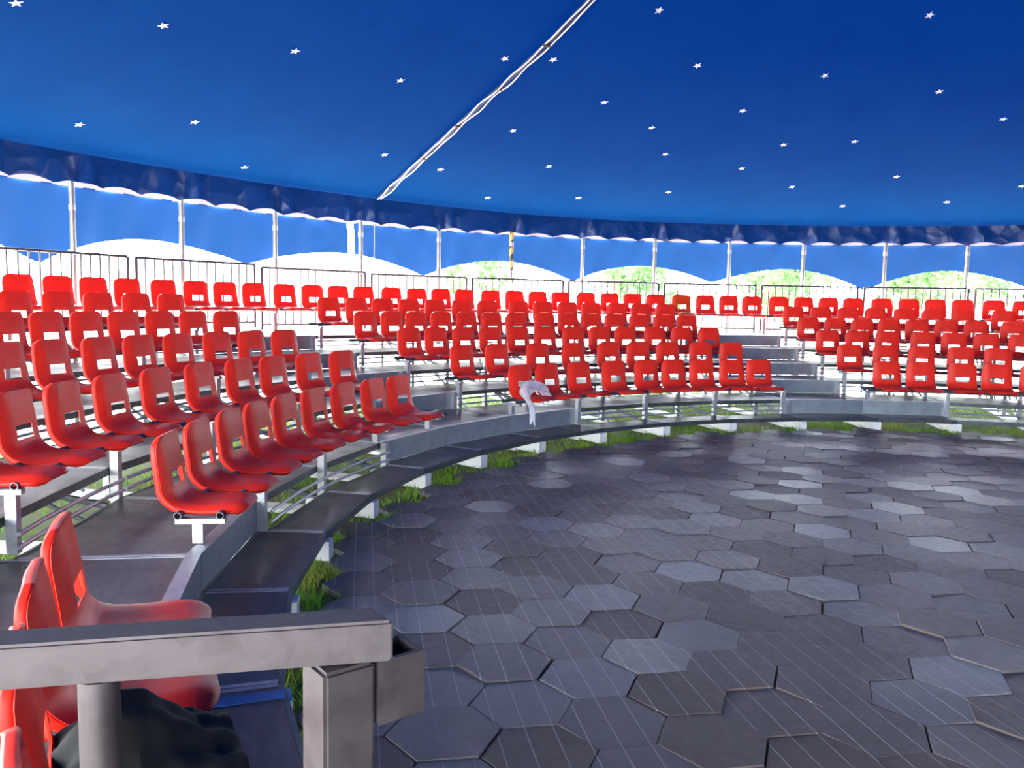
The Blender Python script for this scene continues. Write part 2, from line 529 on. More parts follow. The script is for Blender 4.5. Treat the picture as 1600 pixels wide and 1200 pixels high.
# canvas roof
def build_canopy():
    N, RR = 180, [13.3, 13.1, 12.95, 12.6, 12.2, 11.7, 11.26, 10.6, 9.94, 9.4, 8.88, 8.4, 8.03, 7.37, 6.5, 5.5, 4.5, 3.5, 2.5, 1.6, .8]
    vs, fs = [], []
    for R in RR:
        for k in range(N):
            a = 2*pi*k/N
            vs.append(pol(R, a, roof_z(R, a)))
    for i in range(len(RR)-1):
        for k in range(N):
            k2 = (k+1) % N
            fs.append((i*N+k, i*N+k2, (i+1)*N+k2, (i+1)*N+k))
    fs.append(tuple((len(RR)-1)*N+k for k in range(N)))
    m = MB().add(vs, fs)
    return tag(m.obj('ceiling', 'canopy', smooth=True), kind='structure')
canopy = build_canopy()

# white stars on the underside of the canvas
STARS = [(2.55, 10.54), (3.34, 10.05), (4.31, 9.69), (5.35, 9.61), (6.02, 8.6), (6.49, 8.37), (7.43, 9.03), (6.82, 10.18), (4.28, 11.64), (3.66, 12.27), (4.98, 12.56), (5.92, 11.49), (6.53, 11.66), (7.21, 12.44), (7.5, 11.08), (8.07, 12.11), (7.13, 7.13), (8.07, 7.89), (8.99, 8.82), (8.17, 9.53), (8.56, 10.3), (9.48, 10.64), (9.73, 9.79), (8.92, 11.64), (10.13, 11.28), (10.75, 12.05), (9.62, 7.86), (10.45, 9.64), (11.09, 10.87), (10.42, 6.72), (11.0, 8.21), (11.8, 9.01), (12.27, 11.32), (11.69, 11.9)]
def star_mesh():
    m = MB(); P = []
    for z in (0, -.003):
        for k in range(10):
            r = .068 if k % 2 == 0 else .029
            P.append((r*sin(pi*k/5), r*cos(pi*k/5), z))
    m.add(P, [tuple(range(9, -1, -1)), tuple(range(10, 20))] + [(k, (k+1) % 10, 10+(k+1) % 10, 10+k) for k in range(10)])
    return m.mesh('star', 'star')
sm_ = star_mesh()
for s, R in STARS:
    a = A(s)
    sl = (roof_z(R-.1, a)-roof_z(R+.1, a))/.2
    e1 = Vector((cos(a), -sin(a), 0)); e2 = Vector((-sin(a), -cos(a), sl)).normalized(); e3 = e1.cross(e2)
    rot = Matrix.Rotation(random.uniform(0, 2*pi), 3, 'Z')
    o = put('star', sm_, canopy)
    mm = (Matrix((e1, e2, e3)).transposed() @ rot).to_4x4()
    mm.translation = pol(R, a, roof_z(R, a)) + e3*.014
    o.matrix_local = mm

# poles: their azimuths (in bays), the fifth from the left is doubled by the split of the curtain
POLES = [2.36, 3.11, 3.863, 4.634, 5.387, 6.147, 6.887, 7.607, 8.328, 9.061, 9.811, 10.534, 11.291, 12.007, 12.75, 13.49]
while POLES[-1] < POLES[0] + 2*pi/DPHI - 1.1: POLES.append(POLES[-1]+.742)
def near_pole(s):
    q = min(POLES, key=lambda p_: abs(p_-s))
    return s-q
def val_bottom(a):
    s = S(wrap(a))
    return 3.20 - .12*(smooth((s-3.5)/3.5) - smooth((s-16)/5))

# valance: hanging flap with a scalloped lower edge, gathered at each pole
def build_valance():
    N, V = 1440, 7
    vs, fs = [], []
    rng = random.Random(5)
    ph = [rng.uniform(0, 6.28) for _ in range(8)]
    for i in range(V):
        t = i/(V-1)
        for k in range(N):
            a = 2*pi*k/N - pi
            s = S(a)
            d = near_pole(s)
            z0 = roof_z(RV+.02, a)-.01
            sc = abs(sin(pi*s/.742*2.6))**.7
            zb = val_bottom(a) - .035 + .075*sc
            R = RV + t*(.10*math.exp(-(d/.055)**2) - .07*math.exp(-((d-.10)/.05)**2) - .045*math.exp(-((d+.11)/.06)**2))
            R += .018*t*(sin(31*a+ph[0]) + sin(53*a+ph[1]+2*t) + .7*sin(97*a+ph[2]-3*t))
            vs.append(pol(R, a, z0+(zb-z0)*t))
    for i in range(V-1):
        for k in range(N):
            k2 = (k+1) % N
            fs.append((i*N+k, i*N+k2, (i+1)*N+k2, (i+1)*N+k))
    o = MB().add(vs, fs).obj('valance', 'valance', smooth=True)
    return tag(o, 'shiny blue vinyl valance with scalloped edge hanging along the tent eave', 'valance')
build_valance()

# side curtain with arched lower edge
CUSPS = [2.22, 3.69, 5.19, 6.78, 8.27, 9.67, 11.14, 12.6, 14.1]
CUSPZ = [2.10, 2.10, 2.26, 2.18, 2.17, 2.21, 2.09, 2.12, 2.12]
c = CUSPS[0]
while c > -4.5: c -= 1.49; CUSPS.insert(0, c); CUSPZ.insert(0, 2.12)
def curtain_bottom(s):
    for i in range(len(CUSPS)-1):
        if CUSPS[i] <= s <= CUSPS[i+1]:
            u = (s-CUSPS[i])/(CUSPS[i+1]-CUSPS[i])
            zc = CUSPZ[i]+(CUSPZ[i+1]-CUSPZ[i])*u
            return zc + (2.545-zc)*(1-abs(2*u-1)**1.9)
    return 2.1
RC = 13.32
def build_curtain(name, s0, s1, label, split_at):
    N = int((s1-s0)/.04)
    zr = [0, .12, .3, .5, .7, .85, 1.0]
    vs, fs, hv, hf = [], [], [], []
    for i in range(N+1):
        s = s0+(s1-s0)*i/N
        a = A(s)
        zt = val_bottom(a)+.015
        zb = curtain_bottom(s)
        e = abs(s-split_at)
        for t in zr:
            R = RC + .02*sin(23*s+2*t) + .05*t*(1-t)*sin(9*s)
            # folds that run from the tied corner at the split
            R += .02*math.exp(-(e/.45)**2)*sin(16*atan2(t+.08, e+.05))
            vs.append(pol(R, a, zt+(zb-zt)*t))
        for z in (0, .07, .15):
            hv.append(pol(RC-.012 if z < .1 else RC, a, zt-.012+z))
    V = len(zr)
    for i in range(N):
        for j in range(V-1): fs.append((i*V+j, (i+1)*V+j, (i+1)*V+j+1, i*V+j+1))
        for j in range(2): hf.append((i*3+j, (i+1)*3+j, (i+1)*3+j+1, i*3+j+1))
    o = MB().add(vs, fs).obj(name, 'curtain', smooth=True)
    MB().add(hv, hf).obj('top_hem', 'hem', o)
    return tag(o, label, kind='structure')
build_curtain('wall_left', -1.3, 6.07, None, 6.07)
build_curtain('wall_back', 6.125, 14.1, None, 6.125)
# closed canvas added out of view to block light from the left chairs
def build_closed():
    N = 160
    a0, a1 = A(14.1), radians(146)
    vs = []
    for i in range(N+1):
        a = a0+(a1-a0)*i/N
        R = RC+.05*sin(60*a)
        vs += [pol(R, a, -.03), pol(R, a, val_bottom(a)+.1)]
    o = MB().add(vs, [(2*i, 2*i+2, 2*i+3, 2*i+1) for i in range(N)]).obj('wall_right', 'curtain', smooth=True)
    tag(o, kind='structure')
build_closed()

# tent poles
def pole_parts(root, striped):
    m = MB(); m.tube([(0, 0, -.03), (0, 0, 1.6), (0, 0, 3.42)], .041, 14)
    m.obj('shaft', 'pole', root, smooth=True)
    MB().tube([(0, 0, 2.85), (0, 0, 2.93)], .047, 14).obj('collar', 'galv', root, smooth=True)
    MB().box((0, 0, -.022), .2, .2, .016).obj('base_plate', 'galv', root)
    if striped:
        for half, mat in ((0, 'yellow'), (pi, 'blackpaint')):
            m = MB(); vs, fs = [], []
            K = 60
            for i in range(K+1):
                z = 2.35+.95*i/K
                for q in (0, 1, 2, 3, 4):
                    an = half + 2*pi*(z-2.35)/.28 + pi*q/4
                    vs.append((.0455*cos(an), .0455*sin(an), z))
            for i in range(K):
                for q in range(4): fs.append((i*5+q, i*5+q+1, i*5+q+6, i*5+q+5))
            m.add(vs, fs).obj('warning_tape', mat, root, smooth=True)
proto_pole = None
for i, s in enumerate(POLES):
    vis = 2 <= i <= 13
    if s > 15: break
    a = A(s)
    loc = pol(13.13, a)
    if abs(s-7.607) < .01:
        t = thing('tent_pole', loc, -a, 'tent pole wrapped in yellow and black warning tape near its top', 'pole', 'poles around the tent edge')
        pole_parts(t, True)
        continue
    if abs(s-6.147) < .01: lab = 'grey tent pole standing in the open slit between two curtain halves'
    elif s < 6: lab = 'slim grey tent pole, %s to the left of the slit in the curtain' % ORD[5-i]
    elif s < 7: lab = 'slim grey tent pole between the curtain slit and the striped pole'
    else: lab = 'slim grey tent pole, %s to the right of the yellow striped one' % ORD[i-8]
    if proto_pole is None:
        proto_pole = thing('tent_pole', loc, -a, lab, 'pole', 'poles around the tent edge')
        pole_parts(proto_pole, False)
    else: dup(proto_pole, loc, -a, lab)

# lacing along the roof seam
def build_lacing():
    a = A(6.262)
    tng = Vector((cos(a), -sin(a), 0))
    root = thing('roof_lacing', pol(12.9, a, roof_z(12.9, a)-.05), 0, 'pair of white lacing ropes running up the dark seam of the canvas roof', 'rope')
    o0 = root.location
    Rs = [12.9-.12*i for i in range(int(11/.12))]
    def line(off, dz, ph):
        return [pol(R, a, roof_z(R, a)-dz-.012*sin(R*9+ph)) + tng*(off+.012*sin(R*7+ph)) - o0 for R in Rs]
    MB().tube(line(-.045, .05, 0), .011, 6).obj('rope', 'rope', root, smooth=True)
    MB().tube(line(.045, .05, 2), .011, 6).obj('rope', 'rope', root, smooth=True)
    m = MB(); vs, fs = [], []
    for i, R in enumerate(Rs):
        p_ = pol(R, a, roof_z(R, a)-.02)-o0
        vs += [p_-tng*.05, p_-tng*.03-Vector((0, 0, .02)), p_+tng*.03-Vector((0, 0, .02)), p_+tng*.05]
    for i in range(len(Rs)-1):
        for j in range(3): fs.append((i*4+j, i*4+j+1, i*4+j+5, i*4+j+4))
    m.add(vs, fs).obj('seam_flap', 'dark_seam', root, smooth=True)
    for i in range(4, len(Rs)-1, 9):
        p_ = pol(Rs[i], a, roof_z(Rs[i], a)-.055)-o0
        MB().tube([p_-tng*.07, p_+tng*.07+Vector((0, 0, .004))], .014, 6).obj('lashing', 'bark', root, smooth=True)
build_lacing()
MB().tube([pol(12.99, A(6.24), roof_z(12.99, A(6.24))), pol(13.02, A(6.245), 2.3), pol(13.05, A(6.25), 1.6)], .006, 6).obj('hanging_cord', 'rope')
tag(bpy.data.objects['hanging_cord'], 'thin white cord hanging from the eave beside the curtain slit', 'cord')

# ------------------------------------------------------------------ grandstand
LW = {}
def bay_deck(k, rear=.078):
    """meshes of one deck length, origin on its middle at ground level; local y points outward"""
    Ra, Rb = RK(k), (R1 if k == 0 else RK(k+1))-rear
    Rm = (Ra+Rb)/2
    h = HK(k)
    half = DPHI/2
    def P(R, t, z): return (R*sin(t), R*cos(t)-Rm, z)
    e = .006/Ra
    fr = .022
    m = MB()
    q = [(Ra+fr, -half+e*5), (Ra+fr, half-e*5), (Rb-fr, half-e*5), (Rb-fr, -half+e*5)]
    m.hexa([P(R, t, h-.022) for R, t in q], [P(R, t, h) for R, t in q])
    board = m.mesh('board', 'deck')
    parts = []
    for R in (Ra, Rb-fr):
        q = [(R, -half+e), (R, half-e), (R+fr, half-e), (R+fr, -half+e)]
        parts.append(('edge_profile', MB().hexa([P(r, t, h-.05) for r, t in q], [P(r, t, h+.002) for r, t in q]).mesh('edge_profile', 'edge')))
    for t0, t1 in ((-half+e, -half+e*5), (half-e*5, half-e)):
        q = [(Ra+fr, t0), (Ra+fr, t1), (Rb-fr, t1), (Rb-fr, t0)]
        parts.append(('end_strip', MB().hexa([P(r, t, h-.05) for r, t in q], [P(r, t, h+.002) for r, t in q]).mesh('end_strip', 'galv')))
    return Rm, board, parts
RIS = {1: [-1, 0, 3, 4, 5, 9, 10, 13], 2: [-1, 4, 9], 3: [4, 9], 4: [4, 9], 5: [4, 9]}   # bays whose step is closed by a riser sheet
for k in range(6):
    made = {c: bay_deck(k, .018 if c else (.078 if k < 5 else .10)) for c in (False, True)}
    firsts = {}
    for b in range(FIRST_BAY[k], LAST_BAY+1):
        a = A(b+.5)
        lab = 'dark plywood deck board of the %s, %s' % (TIER[k], bay_name(b))
        closed = b in RIS.get(k+1, [])
        Rm, board, frame = made[closed]
        if closed not in firsts:
            o = firsts[closed] = thing('deck_board', pol(Rm, a), -a, lab, 'deck board', 'deck boards of the %s' % TIER[k])
            put('board', board, o); [put(nm, pm, o) for nm, pm in frame]
        else: o = dup(firsts[closed], pol(Rm, a), -a, lab)
        if k == 0 and b == -2:
            tz = MB()
            half = DPHI/2
            q = [(R0+.003, half-.022), (R0+.003, half-.011), (R1-.08, half-.011), (R1-.08, half-.022)]
            tz.hexa([(R*sin(t), R*cos(t)-Rm, HK(0)+.0021) for R, t in q], [(R*sin(t), R*cos(t)-Rm, HK(0)+.005) for R, t in q])
            tag(tz.obj('edge_tape', 'blue_tape', o), 'strip of blue tape across the board')

# galvanised riser sheets that close the steps in the aisles
def riser_mesh(k):
    R = RK(k)
    lo = HK(k-1)+.004
    hi = HK(k)
    half = DPHI/2
    def P(r, t, z): return (r*sin(t), r*cos(t)-R, z)
    e = .004/R
    m = MB()
    q = [(R-.016, -half+e), (R-.016, half-e), (R-.004, half-e), (R-.004, -half+e)]
    m.hexa([P(r, t, lo) for r, t in q], [P(r, t, hi+.003) for r, t in q])
    sheet = m.mesh('sheet', 'galv_sheet')
    m = MB()
    q = [(R-.016, -half+e), (R-.016, half-e), (R+.06, half-e), (R+.06, -half+e)]
    m.hexa([P(r, t, hi+.0025) for r, t in q], [P(r, t, hi+.007) for r, t in q])
    flange = m.mesh('flange', 'galv')
    return R, sheet, flange
for k, bays in RIS.items():
    R, sheet, flange = riser_mesh(k)
    first = None
    for b in bays:
        a = A(b+.5)
        lab = 'galvanised riser sheet under the %s, %s' % (TIER[k], bay_name(b))
        if first is None:
            first = thing('riser_sheet', pol(R, a), -a, lab, 'riser', 'riser sheets in the aisles')
            put('sheet', sheet, first); put('flange', flange, first)
        else: dup(first, pol(R, a), -a, lab)

def lift_at(s): return .075*(1-smooth((s-4)/2.5))
# one upright frame at every seam: ground beam, front block, raker, legs, braces; local y points outward from R0
def frame_meshes():
    d = {}
    m = MB(); m.box((0, 3.0, -.012), .2, 5.4, .03); d['ground_board'] = m.mesh('ground_board', 'white')
    m = MB(); m.hexa([(-.06, -.03, -.03), (.06, -.03, -.03), (.06, .55, -.0), (-.06, .55, -.0)], [(-.06, -.03, .1), (.06, -.03, .1), (.06, .55, .1), (-.06, .55, .1)])
    d['front_block'] = m.mesh('front_block', 'white')
    for k in range(1, 7):
        top = HK(min(k, 5))
        if k < 6:
            m = MB(); m.box((0, RK(k)-R0-.047, top/2+.002), .055, .055, top-.004)
            d['leg%d' % k] = m.mesh('leg', 'galv')
        m = MB(); m.box((0, RK(k)-R0+(.032 if k < 6 else -.06), (top-.054)/2), .05, .05, top-.054)
        d['hid%d' % k] = m.mesh('leg', 'galv')
    m = MB(); y0, y1 = RK(6)-R0-.06, 12.27-R0
    m.bar((0, y0, 1.115), (0, y1+.02, 1.115), .04, .03); m.box((0, y1, 1.138), .34, .05, .018)
    d['fence_arm'] = m.mesh('fence_arm', 'galv')
    m = MB(); m.tube([(.03, .4, .07), (.03, RK(6)-R0, HK(5)-.12)], .024, 8); d['raker'] = m.mesh('raker', 'tube', True)
    m = MB(); m.tube([(-.03, 1.2, .02), (-.03, 2.3, .48)], .016, 8); d['brace1'] = m.mesh('brace', 'tube', True)
    m = MB(); m.tube([(-.03, 2.6, .02), (-.03, 4.2, .86)], .016, 8); d['brace2'] = m.mesh('brace', 'tube', True)
    m = MB(); m.tube([(-.03, 3.3, .02), (-.03, 5.2, 1.05)], .016, 8); d['brace3'] = m.mesh('brace', 'tube', True)
    return d
fm = frame_meshes()
first = None
for s in range(-3, LAST_BAY+2):
    a = A(s)
    if s == -3: lab = 'steel stand frame on white ground board, at the entrance end'
    else: lab = 'steel stand frame on white ground board, between %s and %s' % (bay_name(s-1), bay_name(s))
    lab = lab.replace(' bay of the ', ' ').replace(' block', '') if len(lab.split()) > 16 else lab
    if s == -3: a = A(-2.9)
    loc = pol(R0, a)
    hk = 6 if s >= 1 else (3 if s >= 0 else 2)
    t = thing('stand_frame', loc, -a, lab, 'stand frame', 'frames carrying the seating tiers')
    put('ground_board', fm['ground_board'], t); put('front_block', fm['front_block'], t)
    for k in range(1, hk+1):
        closed = k == 6 or (s in RIS[k] and s-1 in RIS[k]) or (k > 1 and s == 0) or s == -3
        put('leg', fm['%s%d' % ('hid' if closed else 'leg', k)], t)
    if s >= 1: put('fence_arm', fm['fence_arm'], t, (0, 0, lift_at(s)))
    if s >= 0:
        put('raker', fm['raker'], t)
        for q in (1, 2, 3): put('brace', fm['brace%d' % q], t)

# seat beams: per row and bay two tubes on T-headed posts, with guard rails below
BLOCKS = {'near': (-3, -1), 'left': (0, 4), 'middle': (5, 9), 'right': (10, 14)}
def seat_z(k): return HK(k)+RISE if k == 6 else HK(k)+.2
def SZ(k): return HK(k)+.2
def beam_first(k): return {1: -3, 2: 0, 3: 0, 4: 1, 5: 1, 6: 1}[k]
def arc(R, s0, s1, z, o, a_mid, n=5):
    return [Vector((R*sin(A(s0+(s1-s0)*i/n)-a_mid), R*cos(A(s0+(s1-s0)*i/n)-a_mid)-o, z)) for i in range(n+1)]
for k in range(1, 7):
    R = RK(k)+.03
    zt = SZ(k)-.032
    for b in range(beam_first(k), LAST_BAY+1):
        if k < 6 and b in (-1, 4, 9): continue
        blk = next(((x0, x1) for x0, x1 in BLOCKS.values() if x0 <= b < x1), None)
        s0, s1 = b+.004, b+.996
        p0, p1 = b, None
        if k < 6:
            if b == blk[0]: s0 = p0 = b+(.17 if k == 1 and b == 0 else .07)
            if b == blk[1]-1: s1 = b+.93; p1 = b+(.80 if k == 1 and b == 3 else .94)
        a = A(b+.5)
        lab = 'pair of dark steel tubes carrying the %s chairs, %s' % (ROW[k], bay_name(b))
        t = thing('seat_rail', pol(R, a), -a, lab, 'seat rail', 'steel seat rails of the %s' % ROW[k])
        for off in (-.11, .11):
            MB().tube(arc(R+off, s0-.04 if p0 > b else s0, s1, zt, R, a), .021, 10, .78).obj('tube', 'tube', t, smooth=True)
        for ps in [p0]+([p1] if p1 else []):
            u = A(ps)-a
            base = HK(k)+.001 if (k < 6) else HK(5)+.003
            c0 = Vector((R*sin(u), R*cos(u)-R, 0))
            ax = Vector((sin(u), cos(u), 0))
            solid = k < 6 and b in RIS.get(k, [])
            zb = base+.010 if solid else base
            sh = ax*((.012 if solid else -.077) if k < 6 else -.06)
            if k < 6 and not solid and ps not in (b, b+1): zb = HK(k-1)+.004
            m = MB(); m.box((c0.x+sh.x, c0.y+sh.y, (zb+zt-.05)/2), .055, .055, zt-.05-zb, -u)
            po = m.obj('post', 'galv', t)
            m = MB(); m.bar(c0+ax*-.13+Vector((0, 0, zt-.036)), c0+ax*.13+Vector((0, 0, zt-.036)), .05, .028)
            m.obj('bracket_arm', 'galv', po)
        if k < 6 and b not in RIS.get(k, []):
            for z in (HK(k-1)+.055, HK(k-1)+.125):
                MB().tube(arc(R-.135, b+.01, b+.99, z, R, a), .012, 6).obj('guard_rail', 'galv', t, smooth=True)

# ------------------------------------------------------------------ chairs
# profile of the shell in the chair's middle plane: y forward, z up, half width, how far the sides roll back
PROF = [(-.233, .378, .120, .004), (-.231, .369, .158, .010), (-.226, .350, .180, .021), (-.218, .320, .190, .031), (-.208, .27, .194, .038), (-.200, .22, .197, .038),
        (-.194, .176, .199, .038), (-.188, .135, .200, .038), (-.183, .094, .202, .038), (-.175, .070, .203, .036), (-.162, .045, .204, .030), (-.135, .018, .205, .026),
        (-.095, .004, .206, .024), (-.045, -.001, .207, .024), (.01, -.003, .208, .024), (.07, .000, .206, .026), (.125, .005, .202, .030), (.17, .006, .194, .034),
        (.205, .001, .180, .036), (.228, -.010, .155, .030), (.238, -.020, .118, .022)]
UU = [-1, -.93, -.82, -.66, -.44, -.22, 0, .22, .44, .66, .82, .93, 1]
def chair_meshes():
    nu, nv = len(UU), len(PROF)
    def pt(i, u):
        y, z, w, roll = PROF[i]
        j0, j1 = max(i-1, 0), min(i+1, nv-1)
        d = Vector((0, PROF[j1][0]-PROF[j0][0], PROF[j1][1]-PROF[j0][1])).normalized()
        nrm = Vector((0, -d.z, d.y))             # towards the sitter
        if nrm.y < 0 and abs(nrm.y) > abs(nrm.z): nrm = -nrm
        if nrm.z < 0 and abs(nrm.z) >= abs(nrm.y): nrm = -nrm
        c = -roll*max(0, abs(u)-.55)**1.6/(.45**1.6) + .010*u*u
        return Vector((w*u, y, z)) + nrm*c
    vs = [pt(i, u) for i in range(nv) for u in UU]
    hole = set()
    for i in (6, 7):
        for j in range(nu-1):
            if -.45 < UU[j] and UU[j+1] < .45: hole.add((i, j))
    fs = [(i*nu+j, i*nu+j+1, (i+1)*nu+j+1, (i+1)*nu+j) for i in range(nv-1) for j in range(nu-1) if (i, j) not in hole]
    bm = bmesh.new()
    bv = [bm.verts.new(v) for v in vs]
    for f in fs: bm.faces.new([bv[i] for i in f])
    loose = [v for v in bm.verts if not v.link_faces]
    bmesh.ops.delete(bm, geom=loose, context='VERTS')
    bmesh.ops.recalc_face_normals(bm, faces=bm.faces[:])
    bmesh.ops.solidify(bm, geom=bm.faces[:], thickness=.006)
    me = bpy.data.meshes.new('shell'); bm.to_mesh(me); bm.free()
    me.polygons.foreach_set('use_smooth', [True]*len(me.polygons))
    me.set_sharp_from_angle(angle=radians(50))
    me.materials.append(M['red'])
    # rolled rim: follows the outline of the shell and turns back
    loop = [(i, -1.0) for i in range(nv)] + [(nv-1, u) for u in UU[1:-1]] + [(i, 1.0) for i in range(nv-1, -1, -1)] + [(0, u) for u in UU[-2:0:-1]]
    P = [pt(i, u) for i, u in loop]
    n = len(P)
    cen = Vector((0, 0, 0))
    prof_n = []
    for i, u in loop:
        j0, j1 = max(i-1, 0), min(i+1, nv-1)
        d = Vector((0, PROF[j1][0]-PROF[j0][0], PROF[j1][1]-PROF[j0][1])).normalized()
        nrm = Vector((0, -d.z, d.y))
        if nrm.y < 0 and abs(nrm.y) > abs(nrm.z): nrm = -nrm
        if nrm.z < 0 and abs(nrm.z) >= abs(nrm.y): nrm = -nrm
        prof_n.append(-nrm)
    bm = bmesh.new()
    rows = []
    for q in range(4):
        row = []
        for idx in range(n):
            i, u = loop[idx]
            outw = Vector((1 if u > .5 else (-1 if u < -.5 else 0), 0, 0))
            if i == 0: outw = outw*.5 + Vector((0, -.2, .7))
            if i == nv-1: outw = outw*.5 + Vector((0, .7, -.2))
            depth = .030 if i < 12 else .022
            off = [(0, .004), (.25, .007), (.7, .007), (1.0, .004)][q]
            row.append(bm.verts.new(P[idx] + prof_n[idx]*(depth*off[0]-.004) + outw*(off[1]-.003)))
        rows.append(row)
    for q in range(3):
        for i in range(n):
            i2 = (i+1) % n
            bm.faces.new((rows[q][i], rows[q][i2], rows[q+1][i2], rows[q+1][i]))
    bmesh.ops.recalc_face_normals(bm, faces=bm.faces[:])
    bmesh.ops.solidify(bm, geom=bm.faces[:], thickness=.004)
    me2 = bpy.data.meshes.new('rim'); bm.to_mesh(me2); bm.free()
    me2.polygons.foreach_set('use_smooth', [True]*len(me2.polygons))
    me2.materials.append(M['rim'])
    return me, me2
shell_me, rim_me = chair_meshes()

def two_bay(f0, f1): return [b+f for b, ff in ((5, f0), (6, f1), (7, [x-.045 for x in f0]), (8, [x-.06 for x in f1])) for f in ff]
POS = {
 'near': {1: [-2.52, -2.08, -1.64, -1.19]},
 'left': {1: [0.35, 0.78, 1.22, 1.6, 1.99, 2.4, 2.82, 3.25, 3.62],
          2: [.20, 0.58, 0.97, 1.38, 1.81, 2.24, 2.66, 3.03, 3.44, 3.83],
          3: [.52, .85, 1.2, 1.53, 1.85, 2.21, 2.54, 2.88, 3.24, 3.57, 3.9],
          4: [1.35, 1.63, 1.9, 2.21, 2.48, 2.76, 3.04, 3.33, 3.61, 3.9],
          5: [1.9, 2.21, 2.5, 2.77, 3.05, 3.33, 3.61, 3.88]},
 'middle': {1: [5.39, 5.78, 6.24, 6.74, 7.2, 7.58, 7.97, 8.38, 8.74],
            2: [5.32, 5.77, 6.3, 6.76, 7.22, 7.6, 7.98, 8.4, 8.78],
            3: [5.26, 5.57, 5.89, 6.21, 6.54, 6.86, 7.2, 7.52, 7.83, 8.19, 8.51, 8.83],
            4: [5.25, 5.53, 5.79, 6.06, 6.34, 6.62, 6.9, 7.22, 7.49, 7.75, 8.02, 8.3, 8.58, 8.84],
            5: [5.27, 5.54, 5.8, 6.07, 6.34, 6.62, 6.89, 7.23, 7.49, 7.76, 8.02, 8.3, 8.56, 8.83]},
 'right': {1: [10.36, 10.76, 11.23, 11.61, 12.02, 12.42, 12.82, 13.24, 13.62],
           2: [10.2, 10.61, 11.0, 11.42, 11.8, 12.22, 12.61, 13.0, 13.42, 13.8],
           3: [10.19, 10.51, 10.83, 11.2, 11.51, 11.83, 12.16, 12.49, 12.82, 13.2, 13.51, 13.83],
           4: [10.18, 10.46, 10.74, 11.01, 11.29, 11.57, 11.85, 12.19, 12.47, 12.75, 13.02, 13.3, 13.58, 13.85],
           5: [10.19, 10.47, 10.74, 11.01, 11.29, 11.56, 11.83, 12.19, 12.47, 12.75, 13.02, 13.3, 13.58, 13.85]}}
proto = None
def chair(k, s, label, group, name='shell_chair', orange=False):
    global proto
    a = A(s)
    loc = pol(RK(k)+.03, a, SZ(k)-.003)
    rz = pi-a
    if proto is None or orange:
        t = thing(name, loc, rz, label, 'chair', group)
        o1, o2 = put('shell', shell_me, t), put('rim', rim_me, t)
        if orange:
            for o in (o1, o2):
                o.data = o.data.copy(); o.data.materials[0] = M['orange']
        else: proto = t
        return t
    return dup(proto, loc, rz, label, group)
for blk, rows in POS.items():
    for k, ss in rows.items():
        for i, s in enumerate(ss):
            if blk == 'left': w = '%s from the right end' % ORD[len(ss)-1-i] if len(ss)-1-i else 'at the right end'
            elif blk == 'near': w = '%s before the near aisle' % ORD[len(ss)-1-i]
            else: w = '%s from the left end' % ORD[i] if i else 'at the left end'
            lab = 'red plastic chair %s of the %s, %s block' % (w, ROW[k], blk)
            if blk == 'middle' and k == 1 and i == 0: lab = 'red plastic chair with a clear plastic bag draped over it'
            if blk == 'near': lab = 'large red plastic chair behind the railing, %s' % w
            chair(k, s, lab, '%s chairs of the %s block' % (ROW[k], blk))
top = []
for b in range(1, 14):
    top += [b+f for f in (.185, .435, .675, .915)]
cnt = {}
for s in top:
    b = int(s)
    zone = 'left block' if b < 4 else 'middle aisle' if b == 4 else 'middle block' if b < 9 else 'far aisle' if b == 9 else 'right block'
    cnt[zone] = cnt.get(zone, 0)+1
    n_ = cnt[zone]
    if zone == 'left block': w = ORD[12-n_]+' from the right'
    else: w = ORD[n_-1]+' from the left'
    if abs(s-9.185) < .01:
        chair(6, s, 'orange tinted chair in the top row above the far aisle', 'top row chairs', orange=True)
        continue
    chair(6, s, 'red plastic chair in the top row above the %s, %s' % (zone, w), 'top row chairs')

# ------------------------------------------------------------------ fence behind the top row
def fence_meshes():
    Rf = 12.29
    half = DPHI*.468
    x = Rf*sin(half)
    z0, z1 = 1.19, 2.145
    d = {}
    d['top'] = MB().tube([(-x, 0, z1), (x, 0, z1)], .019, 8).mesh('top_rail', 'fence', True)
    d['bot'] = MB().tube([(-x, 0, z0+.05), (x, 0, z0+.05)], .017, 8).mesh('bottom_rail', 'fence', True)
    d['post'] = MB().box((0, 0, (z0+z1)/2-.02), .04, .04, z1-z0+.04).mesh('post', 'fence')
    d['bar'] = MB().tube([(0, 0, z0+.05), (0, 0, z1)], .013, 6).mesh('bar', 'fence', True)
    return Rf, x, d
Rf, fx, fd = fence_meshes()
first = None
for b in range(1, LAST_BAY+1):
    a = A(b+.5)
    lift = lift_at(b+.5)
    lab = 'grey barred fence panel behind the top row, %s' % bay_name(b)
    loc = pol(Rf*cos(DPHI/2), a, lift)
    if first is None:
        first = thing('fence_panel', loc, -a, lab, 'fence panel', 'fence panels behind the top row')
        put('top_rail', fd['top'], first); put('bottom_rail', fd['bot'], first)
        for sx in (-1, 1):
            put('post', fd['post'], first, (sx*fx, 0, 0))
        for i in range(1, 14):
            put('bar', fd['bar'], first, (-fx+2*fx*i/14, 0, 0))
    else: dup(first, loc, -a, lab)

